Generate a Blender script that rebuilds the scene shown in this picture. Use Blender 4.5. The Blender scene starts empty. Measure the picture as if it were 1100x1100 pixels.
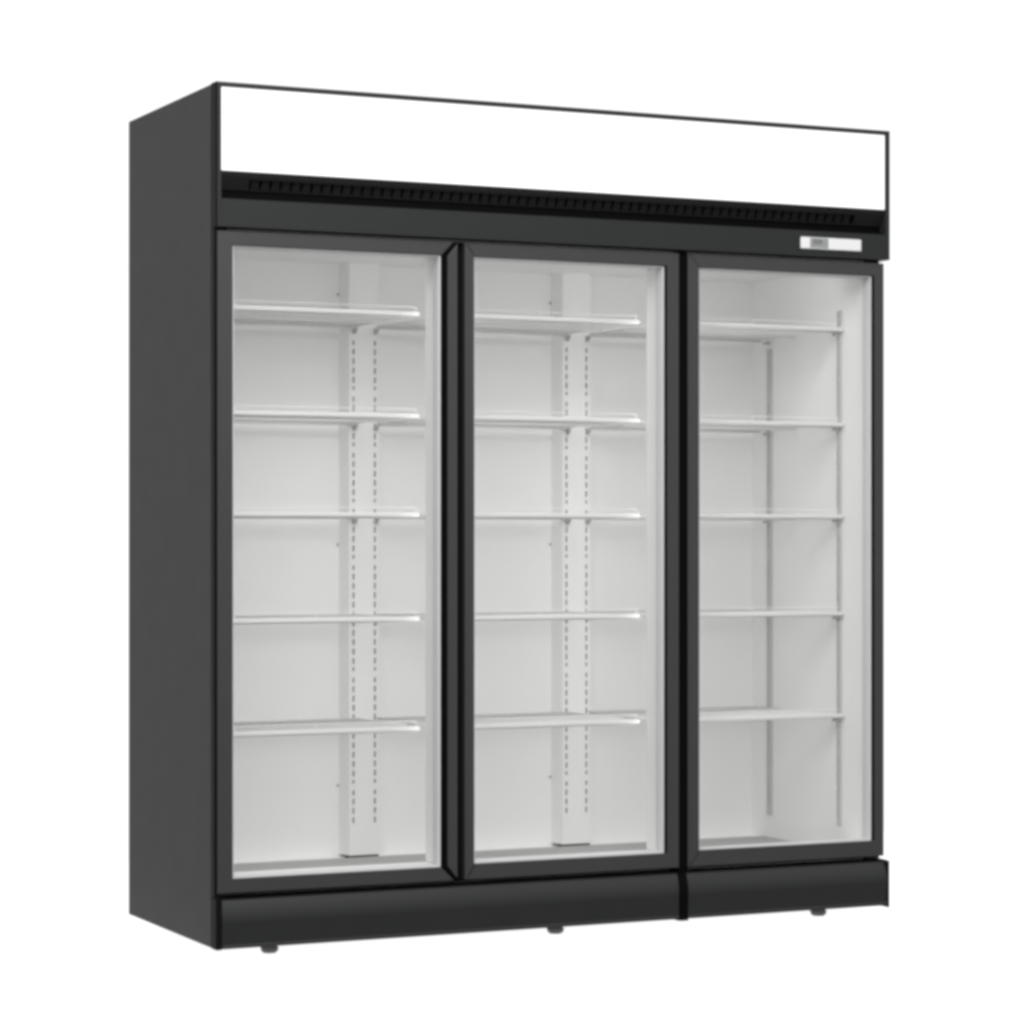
import bpy, bmesh, math
from mathutils import Vector
S = bpy.context.scene
COL = S.collection
# ------------------------------------------------------------------ camera
F, CX, HY, IMG = 2961.0, 550.0, 579.0, 1100.0
H = 2.05                                   # cabinet height (m)
U = Vector((.9055, .4251)).normalized(); V = Vector((-U.y, U.x))
P0 = Vector(((232-550)/934*H, F*H/934))
EYE = (1021-HY)/934*H
cam_d = bpy.data.cameras.new('camera'); cam = bpy.data.objects.new('camera', cam_d); COL.objects.link(cam)
cam.location = (-P0.dot(U), -P0.dot(V), EYE)
cam.rotation_euler = (math.pi/2, 0, -math.atan2(U.y, V.y))
cam_d.sensor_width = 36; cam_d.lens = 36*F/IMG
cam_d.shift_y = (HY-IMG/2)/IMG
cam_d.clip_start = .1; cam_d.clip_end = 500
S.camera = cam
# ------------------------------------------------------------------ world: white studio, dimmer behind the camera
w = bpy.data.worlds.new('World'); S.world = w; w.use_nodes = True
n = w.node_tree.nodes; l = w.node_tree.links; n.clear()
wo = n.new('ShaderNodeOutputWorld'); bg = n.new('ShaderNodeBackground'); tc = n.new('ShaderNodeTexCoord')
sp = n.new('ShaderNodeSeparateXYZ'); fz = n.new('ShaderNodeMapRange'); fz.interpolation_type = 'SMOOTHSTEP'; mr = n.new('ShaderNodeMapRange'); mr.interpolation_type = 'SMOOTHSTEP'
mr.inputs['From Min'].default_value = -.25; mr.inputs['From Max'].default_value = .35
FRONT_LOW, FRONT_HIGH, WORLD_BACK = .19, 1.2, 1.08
fz.inputs['From Min'].default_value = -.25; fz.inputs['From Max'].default_value = .30
fz.inputs['To Min'].default_value = FRONT_LOW; fz.inputs['To Max'].default_value = FRONT_HIGH
l.new(sp.outputs['Z'], fz.inputs['Value']); l.new(fz.outputs[0], mr.inputs['To Min']); mr.inputs['To Max'].default_value = WORLD_BACK
l.new(tc.outputs['Generated'], sp.inputs[0]); l.new(sp.outputs['Y'], mr.inputs['Value'])
bg.inputs['Color'].default_value = (1, 1, 1, 1)
l.new(mr.outputs[0], bg.inputs['Strength']); l.new(bg.outputs[0], wo.inputs[0])
# ------------------------------------------------------------------ lamps: one big softbox, high in front on the left
def area(name, loc, target, size, sizey, power):
    d = bpy.data.lights.new(name, 'AREA'); d.shape = 'RECTANGLE'; d.size = size; d.size_y = sizey; d.energy = power
    o = bpy.data.objects.new(name, d); COL.objects.link(o); o.location = loc
    o.rotation_euler = (Vector(target)-Vector(loc)).to_track_quat('-Z', 'Y').to_euler(); return o
area('softbox', (-.2, -2.4, 3.0), (.8, 0, .9), 2.4, 1.6, 72)
# unseen strips assumed on the rear of the mullions, added to brighten the interior
for x, sx, pw in ((.604, -1, .31), (.655, 1, .32), (1.227, -1, .31), (1.278, 1, .62)):
    area('interior_fill_strip', (x, .139, .92), (x+sx*.42, .60, .92), .018, 1.50, pw)
# added fill strips, unseen behind the head rail, to brighten the upper interior
for x, pw in ((.33, .17), (.94, .17), (1.50, .26)):
    area('interior_fill_strip', (x, .150, 1.688), (x, .50, 1.50), .50, .02, pw)
S.view_settings.view_transform = 'Standard'; S.view_settings.look = 'None'
S.view_settings.exposure = 0; S.view_settings.gamma = 1; S.view_settings.use_curve_mapping = False
S.render.engine = 'CYCLES'
S.cycles.max_bounces = 14; S.cycles.diffuse_bounces = 8; S.cycles.transparent_max_bounces = 16
S.cycles.filter_width = 3.8

# ------------------------------------------------------------------ materials
def mat(name, col, rough=.5, spec=.5, metal=0, var=.04, scale=14, bump=0):
    m = bpy.data.materials.new(name); m.use_nodes = True
    N = m.node_tree.nodes; L = m.node_tree.links; b = N['Principled BSDF']
    if isinstance(col, (int, float)): col = (col, col, col)
    t = N.new('ShaderNodeTexCoord'); no = N.new('ShaderNodeTexNoise'); no.inputs['Scale'].default_value = scale
    no.inputs['Detail'].default_value = 4
    L.new(t.outputs['Object'], no.inputs['Vector'])
    cr = N.new('ShaderNodeMapRange'); cr.inputs['To Min'].default_value = 1-var; cr.inputs['To Max'].default_value = 1+var
    L.new(no.outputs[0], cr.inputs['Value'])
    vm = N.new('ShaderNodeVectorMath'); vm.operation = 'SCALE'; vm.inputs[0].default_value = col
    L.new(cr.outputs[0], vm.inputs['Scale']); L.new(vm.outputs[0], b.inputs['Base Color'])
    rr = N.new('ShaderNodeMapRange'); rr.inputs['To Min'].default_value = max(0, rough-.05); rr.inputs['To Max'].default_value = min(1, rough+.05)
    L.new(no.outputs[0], rr.inputs['Value']); L.new(rr.outputs[0], b.inputs['Roughness'])
    b.inputs['Specular IOR Level'].default_value = spec; b.inputs['Metallic'].default_value = metal
    if bump:
        n2 = N.new('ShaderNodeTexNoise'); n2.inputs['Scale'].default_value = 900
        L.new(t.outputs['Object'], n2.inputs['Vector'])
        bp = N.new('ShaderNodeBump'); bp.inputs['Strength'].default_value = bump; bp.inputs['Distance'].default_value = .0004
        L.new(n2.outputs[0], bp.inputs['Height']); L.new(bp.outputs[0], b.inputs['Normal'])
    return m
M = dict(
    side=mat('side_panel_paint', (.037, .037, .037), .6, .1, var=.015, bump=.1),
    fascia=mat('fascia_paint', (.023, .0245, .024), .45, .15),
    door=mat('door_frame_aluminium', (.036, .036, .036), .36, .42),
    trim=mat('black_trim', .007, .5, .03),
    black=mat('black_recess', .002, .7, .05),
    vent=mat('vent_plastic', (.011, .0116, .0113), .5, .22),
    plinth=mat('plinth_plastic', (.011, .012, .0115), .42, .42),
    liner=mat('white_liner', (.90, .90, .897), .5, .3, var=.01, scale=5),
    shelf=mat('white_shelf', (.79, .79, .788), .45, .3, var=.01),
    base=mat('base_plate_metal', (.40, .40, .40), .5, .3, var=.02),
    gasket=mat('pale_gasket', (.8, .8, .8), .5, .3, var=.01),
    spacer=mat('grey_spacer', (.62, .62, .62), .5, .3, var=.02),
    standard=mat('grey_standard', (.54, .54, .54), .4, .4, var=.03),
    slot=mat('slot_shadow_metal', (.33, .33, .33), .6, .2),
    bracket=mat('grey_bracket', (.42, .42, .42), .5, .4),
    foot=mat('grey_foot', (.06, .06, .06), .5, .5),
    label=mat('white_plastic', (.8, .8, .8), .4, .5, var=.01),
    screen=mat('grey_screen', (.28, .285, .29), .25, .5, var=.02),
    screen2=mat('dark_screen', (.17, .175, .175), .25, .5, var=.02),
)
def emit(name, s, base=.8):
    m = bpy.data.materials.new(name); m.use_nodes = True; b = m.node_tree.nodes['Principled BSDF']
    b.inputs['Base Color'].default_value = (base, base, base, 1); b.inputs['Roughness'].default_value = .6
    b.inputs['Specular IOR Level'].default_value = .2
    b.inputs['Emission Color'].default_value = (1, 1, 1, 1); b.inputs['Emission Strength'].default_value = s
    return m
M['lightbox'] = emit('backlit_sign_acrylic', .98, .25)
M['glow_floor'] = emit('glow_floor_white', 1.02, .05)  # even glow added so the slab stays pure white and shows no shadow
g = bpy.data.materials.new('door_glass'); g.use_nodes = True
N = g.node_tree.nodes; L = g.node_tree.links; N.clear()
o_ = N.new('ShaderNodeOutputMaterial'); tr = N.new('ShaderNodeBsdfTransparent'); gl = N.new('ShaderNodeBsdfGlossy'); mx = N.new('ShaderNodeMixShader')
tr.inputs[0].default_value = (.988, .988, .987, 1); gl.inputs['Roughness'].default_value = .03
fr = N.new('ShaderNodeFresnel'); fr.inputs['IOR'].default_value = 1.35
ge = N.new('ShaderNodeNewGeometry'); ma = N.new('ShaderNodeMath'); ma.operation = 'MULTIPLY_ADD'
L.new(ge.outputs['Backfacing'], ma.inputs[0]); ma.inputs[1].default_value = 1/1.35-1.35; ma.inputs[2].default_value = 1.35
L.new(ma.outputs[0], fr.inputs['IOR'])
ar = N.new('ShaderNodeMath'); ar.operation = 'MULTIPLY'; ar.inputs[1].default_value = .75    # coated low-reflection panes
L.new(fr.outputs[0], ar.inputs[0]); L.new(ar.outputs[0], mx.inputs[0]); L.new(tr.outputs[0], mx.inputs[1]); L.new(gl.outputs[0], mx.inputs[2]); L.new(mx.outputs[0], o_.inputs[0])
M['glass'] = g

# ------------------------------------------------------------------ helpers
def box(bm, x0, x1, y0, y1, z0, z1, mi=0):
    v = [bm.verts.new(p) for p in ((x0,y0,z0),(x1,y0,z0),(x1,y1,z0),(x0,y1,z0),(x0,y0,z1),(x1,y0,z1),(x1,y1,z1),(x0,y1,z1))]
    for f in ((0,3,2,1),(4,5,6,7),(0,1,5,4),(1,2,6,5),(2,3,7,6),(3,0,4,7)):
        bm.faces.new([v[i] for i in f]).material_index = mi
def prism_x(bm, prof, x0, x1, mi=0):
    """extrude a (y,z) profile along x"""
    a = [bm.verts.new((x0, y, z)) for y, z in prof]; b = [bm.verts.new((x1, y, z)) for y, z in prof]
    k = len(prof)
    bm.faces.new(a).material_index = mi; bm.faces.new(b[::-1]).material_index = mi
    for i in range(k): bm.faces.new((a[i], b[i], b[(i+1) % k], a[(i+1) % k])).material_index = mi
def prism_z(bm, prof, z0, z1, mi=0):
    a = [bm.verts.new((x, y, z0)) for x, y in prof]; b = [bm.verts.new((x, y, z1)) for x, y in prof]
    k = len(prof)
    bm.faces.new(a).material_index = mi; bm.faces.new(b[::-1]).material_index = mi
    for i in range(k): bm.faces.new((a[i], b[i], b[(i+1) % k], a[(i+1) % k])).material_index = mi
def prism_y(bm, prof, y0, y1, mi=0):
    a = [bm.verts.new((x, y0, z)) for x, z in prof]; b = [bm.verts.new((x, y1, z)) for x, z in prof]
    k = len(prof)
    bm.faces.new(a).material_index = mi; bm.faces.new(b[::-1]).material_index = mi
    for i in range(k): bm.faces.new((a[i], b[i], b[(i+1) % k], a[(i+1) % k])).material_index = mi
def rod(bm, a, b, r, seg=8):
    a = Vector(a); b = Vector(b); d = b-a
    res = bmesh.ops.create_cone(bm, cap_ends=True, segments=seg, radius1=r, radius2=r, depth=d.length)
    q = d.to_track_quat('Z', 'Y')
    for v in res['verts']: v.co = q @ v.co + (a+b)/2
def obj(name, bm, mats, parent=None, bevel=0, smooth=False, seg=2):
    bmesh.ops.recalc_face_normals(bm, faces=bm.faces)
    me = bpy.data.meshes.new(name); bm.to_mesh(me); bm.free()
    for m in (mats if isinstance(mats, (list, tuple)) else [mats]): me.materials.append(M[m])
    if smooth:
        for p in me.polygons: p.use_smooth = True
    o = bpy.data.objects.new(name, me); COL.objects.link(o)
    if parent: o.parent = parent
    if bevel:
        b = o.modifiers.new('bevel', 'BEVEL'); b.width = bevel; b.segments = seg; b.limit_method = 'ANGLE'; b.angle_limit = math.radians(40)
        b.harden_normals = False
    return o
def new(): return bmesh.new()

# ------------------------------------------------------------------ floor: added glowing slab, leaves no contact shadow under the feet
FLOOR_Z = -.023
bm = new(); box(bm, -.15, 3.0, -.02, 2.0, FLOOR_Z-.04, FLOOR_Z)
fl = obj('glow_floor', bm, 'glow_floor'); fl['kind'] = 'structure'

# ------------------------------------------------------------------ the refrigerator
fridge = bpy.data.objects.new('display_refrigerator', None); COL.objects.link(fridge)
fridge.location = (0, 0, 0)
fridge['label'] = 'tall black three-door glass display refrigerator with blank white lit header sign and empty white shelves'
fridge['category'] = 'refrigerator'
W, D = 1.876, .69
IX0, IX1 = .043, 1.833           # inner walls
IZ0, IZ1 = .125, 1.700           # inner floor / ceiling
YB = .65                         # back wall
# outer carcass
bm = new()
box(bm, 0, .040, .036, D, 0, H-.001)                         # left side panel
obj('side_panel', bm, 'side', fridge, .003)
bm = new(); box(bm, W-.040, W, .050, D, 0, H-.001); obj('side_panel', bm, 'side', fridge, .003)
bm = new(); box(bm, .0405, W-.0405, .668, D-.003, .02, H-.004); obj('back_panel', bm, 'side', fridge)
bm = new(); box(bm, .0405, W-.0405, .030, .667, H-.04, H-.002); obj('top_panel', bm, 'side', fridge)
bm = new(); box(bm, .0405, W-.0405, .045, .667, .005, .05); obj('bottom_panel', bm, 'trim', fridge)
# liner (open towards the doors)
bm = new()
box(bm, .041, IX0, .064, YB, IZ0, IZ1)
box(bm, IX1, W-.041, .064, YB, IZ0, IZ1)
box(bm, .041, W-.041, YB, .667, IZ0-.03, IZ1+.03)
box(bm, .041, W-.041, .064, YB, IZ1, IZ1+.03)
box(bm, .041, W-.041, .064, YB, IZ0-.03, IZ0)
obj('interior_liner', bm, 'liner', fridge)
bm = new(); box(bm, IX0+.001, IX1-.001, .136, .590, IZ0+.0005, IZ0+.004); obj('base_plate', bm, 'base', fridge)
# front sill and head of the liner, mullions behind the door joints
bm = new(); box(bm, IX0, IX1, .064, .135, IZ0, .166); obj('front_sill', bm, 'liner', fridge, .004)
bm = new(); box(bm, IX0, IX1, .064, .135, 1.668, IZ1); obj('front_head', bm, 'liner', fridge, .004)
for x in (.6295, 1.2525):
    bm = new(); box(bm, x-.036, x+.036, .064, .135, .166, 1.668); obj('mullion', bm, 'liner', fridge, .006)

# pilasters with slotted columns on the back wall
def slots(bm, z0, z1, pitch=.0248):
    """z ranges of the slots, in groups of six with a wider bridge between groups"""
    out = []; z = z1; k = 0
    while z - pitch > z0:
        a, b = z-.0175, z-.0015
        if k % 6 == 5: a += .006
        if k % 6 == 0: b -= .003
        out.append((a, b)); z -= pitch; k += 1
    return out
def column(bm, xc, y, z0, z1, half=.0035, left=None, right=None):
    """flat face between left and right at depth y with a line of slots at xc; dark backing behind"""
    pass
PT = .598
for xc in (.6195, 1.2475):
    bm = new()
    cols = (xc-.0305, xc+.0305); hw = .0032
    xs = [xc-.043, cols[0]-hw, cols[0]+hw, cols[1]-hw, cols[1]+hw, xc+.043]
    sl = slots(bm, .210, 1.500)
    # front skin: solid strips between the slot columns
    for a, b in ((xs[0], xs[1]), (xs[2], xs[3]), (xs[4], xs[5])): box(bm, a, b, PT, PT+.004, IZ0+.008, IZ1)
    for a, b in ((xs[1], xs[2]), (xs[3], xs[4])):
        z = IZ1
        for s0, s1 in sl:
            box(bm, a, b, PT, PT+.004, s1, z); z = s0
        box(bm, a, b, PT, PT+.004, IZ0+.008, z)
    # sloping cheeks
    prism_z(bm, [(xc-.043, PT), (xc-.043, PT+.004), (xc-.047, YB), (xc-.051, YB)], IZ0+.0085, IZ1)
    prism_z(bm, [(xc+.043, PT), (xc+.043, PT+.004), (xc+.047, YB), (xc+.051, YB)], IZ0+.0085, IZ1)
    p = obj('pilaster', bm, 'liner', fridge)
    bm = new()
    for c in cols: box(bm, c-.008, c+.008, PT+.0045, PT+.010, .2, 1.51)
    obj('slot_channel', bm, 'slot', p)
    bm = new(); box(bm, xc-.043, xc+.043, PT+.004, PT+.03, IZ0+.0005, IZ0+.0075); obj('drain_gap', bm, 'trim', p)
    for z in (1.62, .955, .315):
        bm = new(); bmesh.ops.create_cone(bm, cap_ends=True, segments=12, radius1=.004, radius2=.003, depth=.003)
        for v in bm.verts: v.co = Vector((v.co.x*.8+xc-.056, v.co.z+YB-.0016, v.co.y+z))
        obj('screw', bm, 'slot', p)
# shelf standards on both side walls
def wall_standard(y, wd, z0, z1, side):
    bm = new(); hw = .003; t = .008
    def bx(a, b, c, d, m=0, t0=0., t1=t):
        if side > 0: box(bm, IX1-t1, IX1-t0, a, b, c, d, m)
        else: box(bm, IX0+t0, IX0+t1, a, b, c, d, m)
    bx(y-wd/2, y-hw, z0, z1); bx(y+hw, y+wd/2, z0, z1)
    z = z1
    for s0, s1 in slots(bm, z0, z1):
        bx(y-hw, y+hw, s1, z); z = s0
    bx(y-hw, y+hw, z0, z)
    bx(y-hw, y+hw, z0+.002, z1-.002, 1, .0005, .0035)
    obj('shelf_standard', bm, ['standard', 'slot'], fridge)
for s in (1, -1):
    wall_standard(.545, .020, .193, 1.505, s)
    wall_standard(.176, .013, .197, 1.585, s)

# fifteen shelves
bays = ((.050, .598), (.655, 1.222), (1.285, 1.8225))
zs = (1.537, 1.281, 1.034, .773, .498)
for bx0, bx1 in bays:
    for z in zs:
        last = bx1 > 1.7; yf = .153 if last else .172; lx = bx1+.0075 if last else bx1-.001   # the right-hand shelves reach past the front standard
        bm = new()
        wr = .0024; cnt = round((bx1-bx0)/.0222)                # wire deck: rods front to back on three cross rods
        for k in range(cnt+1): rod(bm, (bx0+.003+k*(bx1-bx0-.006)/cnt, yf+.0097, z-.0035), (bx0+.003+k*(bx1-bx0-.006)/cnt, .592, z-.0035), wr)
        for y in (.187, .390, .588): rod(bm, (bx0, y, z-.0088), (bx1, y, z-.0088), .0028)
        rod(bm, (bx0, .5945, z-.0035), (bx1, .5945, z-.0035), .0026)
        o = obj('shelf', bm, 'shelf', fridge, smooth=True)
        bm = new(); box(bm, bx0+.001, lx, yf, yf+.0095, z-.009, z+.002)
        obj('front_lip', bm, 'shelf', o, .003)
        bm = new()
        r = .0009
        box(bm, bx0+.06, bx1-.004, yf+.014-r, yf+.014+r, z+.014, z+.014+2*r)
        for x in (bx0+.062, (bx0+bx1)/2, bx1-.007): box(bm, x-r, x+r, yf+.014-r, yf+.014+r, z-.001, z+.0139)
        obj('stop_rail', bm, 'liner', o)
        # rear brackets hooked in the slots, front clips at the walls
        ends = []
        if bx0 > .1: ends.append(bx0-.004 if bx0 < .1 else (.6500 if bx0 < 1 else 1.278))
        if bx1 < 1.7: ends.append(.589 if bx1 < 1 else 1.217)
        for x in ends:
            bm = new(); prism_x(bm, [(.5965, z-.024), (.5965, z-.010), (.575, z-.010), (.588, z-.024)], x-.0035, x+.0035)
            obj('bracket', bm, 'bracket', o)
        wall = IX1-.0085 if bx1 > 1.7 else (IX0+.0085 if bx0 < .1 else None)
        if wall:
            sg = -1 if bx1 > 1.7 else 1
            for y in (.176, .545):
                a, b = sorted((wall, wall+sg*.012))
                bm = new(); box(bm, a, b, y-.010, y+.010, z-.019, z-.0115); obj('bracket', bm, 'bracket', o)
# ------------------------------------------------------------------ doors
YD = .012; YT = .054              # front and rear face of a door leaf
DZ0, DZ1 = .131, 1.700
AZ0, AZ1 = .163, 1.666
D1L, A1L, G0, D1R = .0076, .0465, .5858, .6290
D2L, A2L, B2, D2R = .6485, .6742, 1.2142, 1.2479
D3L, A3L, B3, D3R = 1.2744, 1.3070, 1.8360, 1.8650
def door(x0, x1, a0, a1, az0, az1, mitre, handle):
    """x0..x1 leaf, a0..a1 opening; mitre: sides with a mitre seam; handle: grip groove on the right stile"""
    bm = new()
    g1 = a1 + .0172                            # with a handle, the right stile starts behind the grip groove
    if handle:
        xr = x1-.022
        prism_y(bm, [(xr+.012, DZ1), (x0, DZ1), (x0, DZ0), (xr+.012, DZ0), (a1-.001, az0), (a0, az0), (a0, az1), (a1-.001, az1)], YD, YT)
        prism_y(bm, [(x1, DZ0+.004), (x1, DZ1-.004), (g1, az1-.002), (g1, az0+.002)], YD, YT)
        prism_y(bm, [(a1, az0-.01), (x1-.001, DZ0+.001), (x1-.001, DZ1-.001), (a1, az1+.01)], YD+.007, YT-.0005, 1)
    else:
        O = [(x0, DZ0), (x1, DZ0), (x1, DZ1), (x0, DZ1)]; I = [(a0, az0), (a1, az0), (a1, az1), (a0, az1)]
        vo, vi, wo_, wi = [[bm.verts.new((x, y, z)) for x, z in P] for P, y in ((O, YD), (I, YD), (O, YT), (I, YT))]
        for i in range(4):
            j = (i+1) % 4
            for q in ((vo[i], vo[j], vi[j], vi[i]), (wo_[i], wi[i], wi[j], wo_[j]), (vo[i], wo_[i], wo_[j], vo[j]), (vi[i], vi[j], wi[j], wi[i])): bm.faces.new(q)
    if 'L' in mitre:                           # open mitre joints filled with black sealant
        for zi, zo, sg in ((az1, DZ1, 1), (az0, DZ0, -1)):
            prism_y(bm, [(a0-.001, zi+sg*.001), (a0-.001+.0035, zi+sg*.001), (x0+.0075, zo-sg*.003), (x0+.004, zo-sg*.003)], YD-.0004, YD+.003, 1)
    d = obj('door', bm, ['door', 'black'], fridge, .0012)
    # inner dark bead on the hinge side
    if not handle:
        bm = new(); box(bm, a1-.0062, a1-.0003, YD+.0025, YT-.002, az0+.0005, az1-.0005); obj('glazing_bead', bm, 'trim', d)
    # spacer frame of the double glazing, seen behind the aperture edge
    bm = new(); s = .004; e = a1-(.0065 if not handle else .0004)
    box(bm, e-s, e, YD+.006, YT, az0+.0005, az1-.0005)
    box(bm, a0+.0004, a0+s, YD+.006, YT, az0+.0005, az1-.0005)
    box(bm, a0+s+.0002, e-s-.0002, YD+.006, YT, az1-s, az1-.0005)
    box(bm, a0+s+.0002, e-s-.0002, YD+.006, YT, az0+.0005, az0+s)
    obj('spacer_frame', bm, 'spacer', d)
    bm = new(); box(bm, a0+s+.0004, e-s-.0004, YD+.022, YD+.026, az0+s+.0002, az1-s-.0002)
    box(bm, a0+s+.0004, e-s-.0004, YD+.036, YD+.040, az0+s+.0002, az1-s-.0002)
    obj('glass_pane', bm, 'glass', d)
    # gasket between leaf and cabinet
    bm = new()
    ox0, ox1, oz0, oz1 = a0-.004, a1+.004, az0-.004, az1+.004
    t = .012
    box(bm, ox0-t, ox0, YT+.0005, .0635, oz0-t, oz1+t); box(bm, ox1, ox1+t, YT+.0005, .0635, oz0-t, oz1+t)
    box(bm, ox0+.0002, ox1-.0002, YT+.0005, .0635, oz1, oz1+t); box(bm, ox0+.0002, ox1-.0002, YT+.0005, .0635, oz0-t, oz0)
    obj('gasket', bm, 'gasket', d)
    return d
door(D1L, D1R, A1L, G0, AZ0+.002, AZ1, '', True)
door(D2L, D2R, A2L, B2, AZ0+.006, AZ1, 'L', False)
door(D3L, D3R, A3L, B3, AZ0+.009, AZ1, 'L', False)
# black reveal between the leaves (door frame of the cabinet)
bm = new()
box(bm, .0405, W-.0405, .056, .0632, 1.684, 1.705)
box(bm, .0405, W-.0405, .056, .0632, .122, .148)
box(bm, .604, .655, .056, .0632, .1485, 1.6835)
box(bm, .0165, 1.244, .009, .0555, .1185, .1210); box(bm, 1.2705, W-.006, .009, .0495, .1185, .1210)  # black strips laid over the lit plinth top, standing in for gap shade
obj('surround_and_gap_shade', bm, 'black', fridge)
bm = new(); box(bm, 1.2485, 1.2738, .016, .0635, -.006, 1.705)
obj('divider_strip', bm, 'black', fridge, .001)
# hinge side cheeks, dark strips along the left and right front edges
bm = new(); box(bm, .0005, .0040, .014, .0355, .122, 1.706); obj('edge_trim', bm, 'trim', fridge)

# ------------------------------------------------------------------ header with backlit sign, vent and control fascia
bm = new()
box(bm, 0, .0135, 0, .0355, 1.708, H)                 # end caps
box(bm, W-.0135, W, 0, .0495, 1.708, H)
box(bm, .0137, W-.0137, 0, .0295, 2.0385, H)          # top rail
box(bm, .0137, W-.0137, .030, .0355, 1.708, 1.9)      # backing
box(bm, .0137, W-.0137, 0, .0295, 1.708, 1.7745)      # fascia
hd = obj('header', bm, 'fascia', fridge, .0006)
bm = new(); box(bm, .0005, .0040, .0, .0355, 1.709, H-.001)
for v in bm.verts: v.co.x -= .0010
obj('edge_trim', bm, 'trim', hd)
bm = new(); box(bm, .0140, W-.0140, .004, .0295, 1.8415, 2.0383); obj('light_panel', bm, 'lightbox', hd)
# vent: sloping panel with narrow slots
VX0, VX1 = .0138, W-.0138
bm = new()
T0 = (.002, 1.8410); K = (.006, 1.829); B0 = (.0285, 1.790)
def on(t): return (K[0]+(B0[0]-K[0])*t, K[1]+(B0[1]-K[1])*t)
th = .003
prism_x(bm, [T0, K, (K[0]+th, K[1]+.001), (T0[0]+.02, T0[1])], VX0, VX1)
sx0, sx1, pitch = .088, 1.775, .0262
def slab(xa, xb, t0, t1):
    a, b = on(t0), on(t1); prism_x(bm, [a, b, (b[0]+th, b[1]+.0015), (a[0]+th, a[1]+.0015)], xa, xb)
slab(VX0, sx0, 0, .80); slab(sx1, VX1, 0, .80)
slab(sx0+.0001, sx1-.0001, 0, .16)
slab(sx0+.0001, sx1-.0001, .74, .80)
x = sx0+.0002
while x < sx1-.01:                                    # slats set back behind the bar
    a, b = on(.1605), on(.739); d = .007
    prism_x(bm, [(a[0]+d, a[1]), (b[0]+d, b[1]), (b[0]+d+th, b[1]+.001), (a[0]+d+th, a[1]+.001)], x+.008, min(x+pitch, sx1-.0001)); x += pitch
obj('vent_grille', bm, 'vent', hd)
bm = new(); box(bm, VX0, VX1, .012, .0292, 1.7755, 1.7795); box(bm, VX0, VX1, .0288, .0294, 1.7797, 1.841); obj('vent_channel', bm, 'black', hd)
# control display
bm = new(); box(bm, 1.600, 1.785, -.004, -.0003, 1.727, 1.7575); dp = obj('control_display', bm, 'label', hd, .003)
bm = new(); box(bm, 1.628, 1.683, -.0052, -.0042, 1.7305, 1.7555); box(bm, 1.637, 1.664, -.0056, -.0053, 1.740, 1.7525, 1)
obj('screen', bm, ['screen', 'screen2'], hd)

# ------------------------------------------------------------------ plinth
def plinth_profile(d=0.0):
    z0, z1 = .0005-d*3, .118; prof = []; k = 14
    for i in range(k+1):
        t = i/k; z = z1-.002-(z1-.012)*t
        prof.append((.003-d + .022*max(0, .5-t)**2/.5 + .004*max(0, t-.5), z))
    return prof + [(.0045-d, .008), (.002-d, .006), (.002-d, z0), (.0155 if d else .044, z0), (.0155 if d else .044, z1), (.0110 if d else .0142, z1)]
def plinth(x0, x1):
    bm = new(); prism_x(bm, plinth_profile(), x0, x1)
    obj('plinth_panel', bm, 'plinth', fridge, .001)
bm = new(); prism_x(bm, plinth_profile(.0015), 1.2460, 1.2690); obj('divider_strip', bm, 'black', fridge)
plinth(.0165, 1.2440); plinth(1.2705, W-.006)
bm = new(); box(bm, .0005, .016, .001, .0355, -.001, .121); obj('plinth_end', bm, 'trim', fridge, .002)
bm = new(); box(bm, W-.0058, W, .001, .049, -.005, .119); obj('plinth_end', bm, 'trim', fridge, .002)
# ------------------------------------------------------------------ feet
def foot(x, y):
    bm = new()
    for r0, r1, za, zb in ((.019, .019, -.010, .005), (.021, .022, FLOOR_Z+.006, -.010), (.016, .021, FLOOR_Z+.0002, FLOOR_Z+.006)):
        res = bmesh.ops.create_cone(bm, cap_ends=True, segments=28, radius1=r0, radius2=r1, depth=zb-za)
        for v in res['verts']: v.co = Vector((v.co.x+x, v.co.y+y, v.co.z+(za+zb)/2))
    obj('foot', bm, 'foot', fridge)
for x in (.156, .920, 1.692):
    foot(x, .060); foot(x, .60)
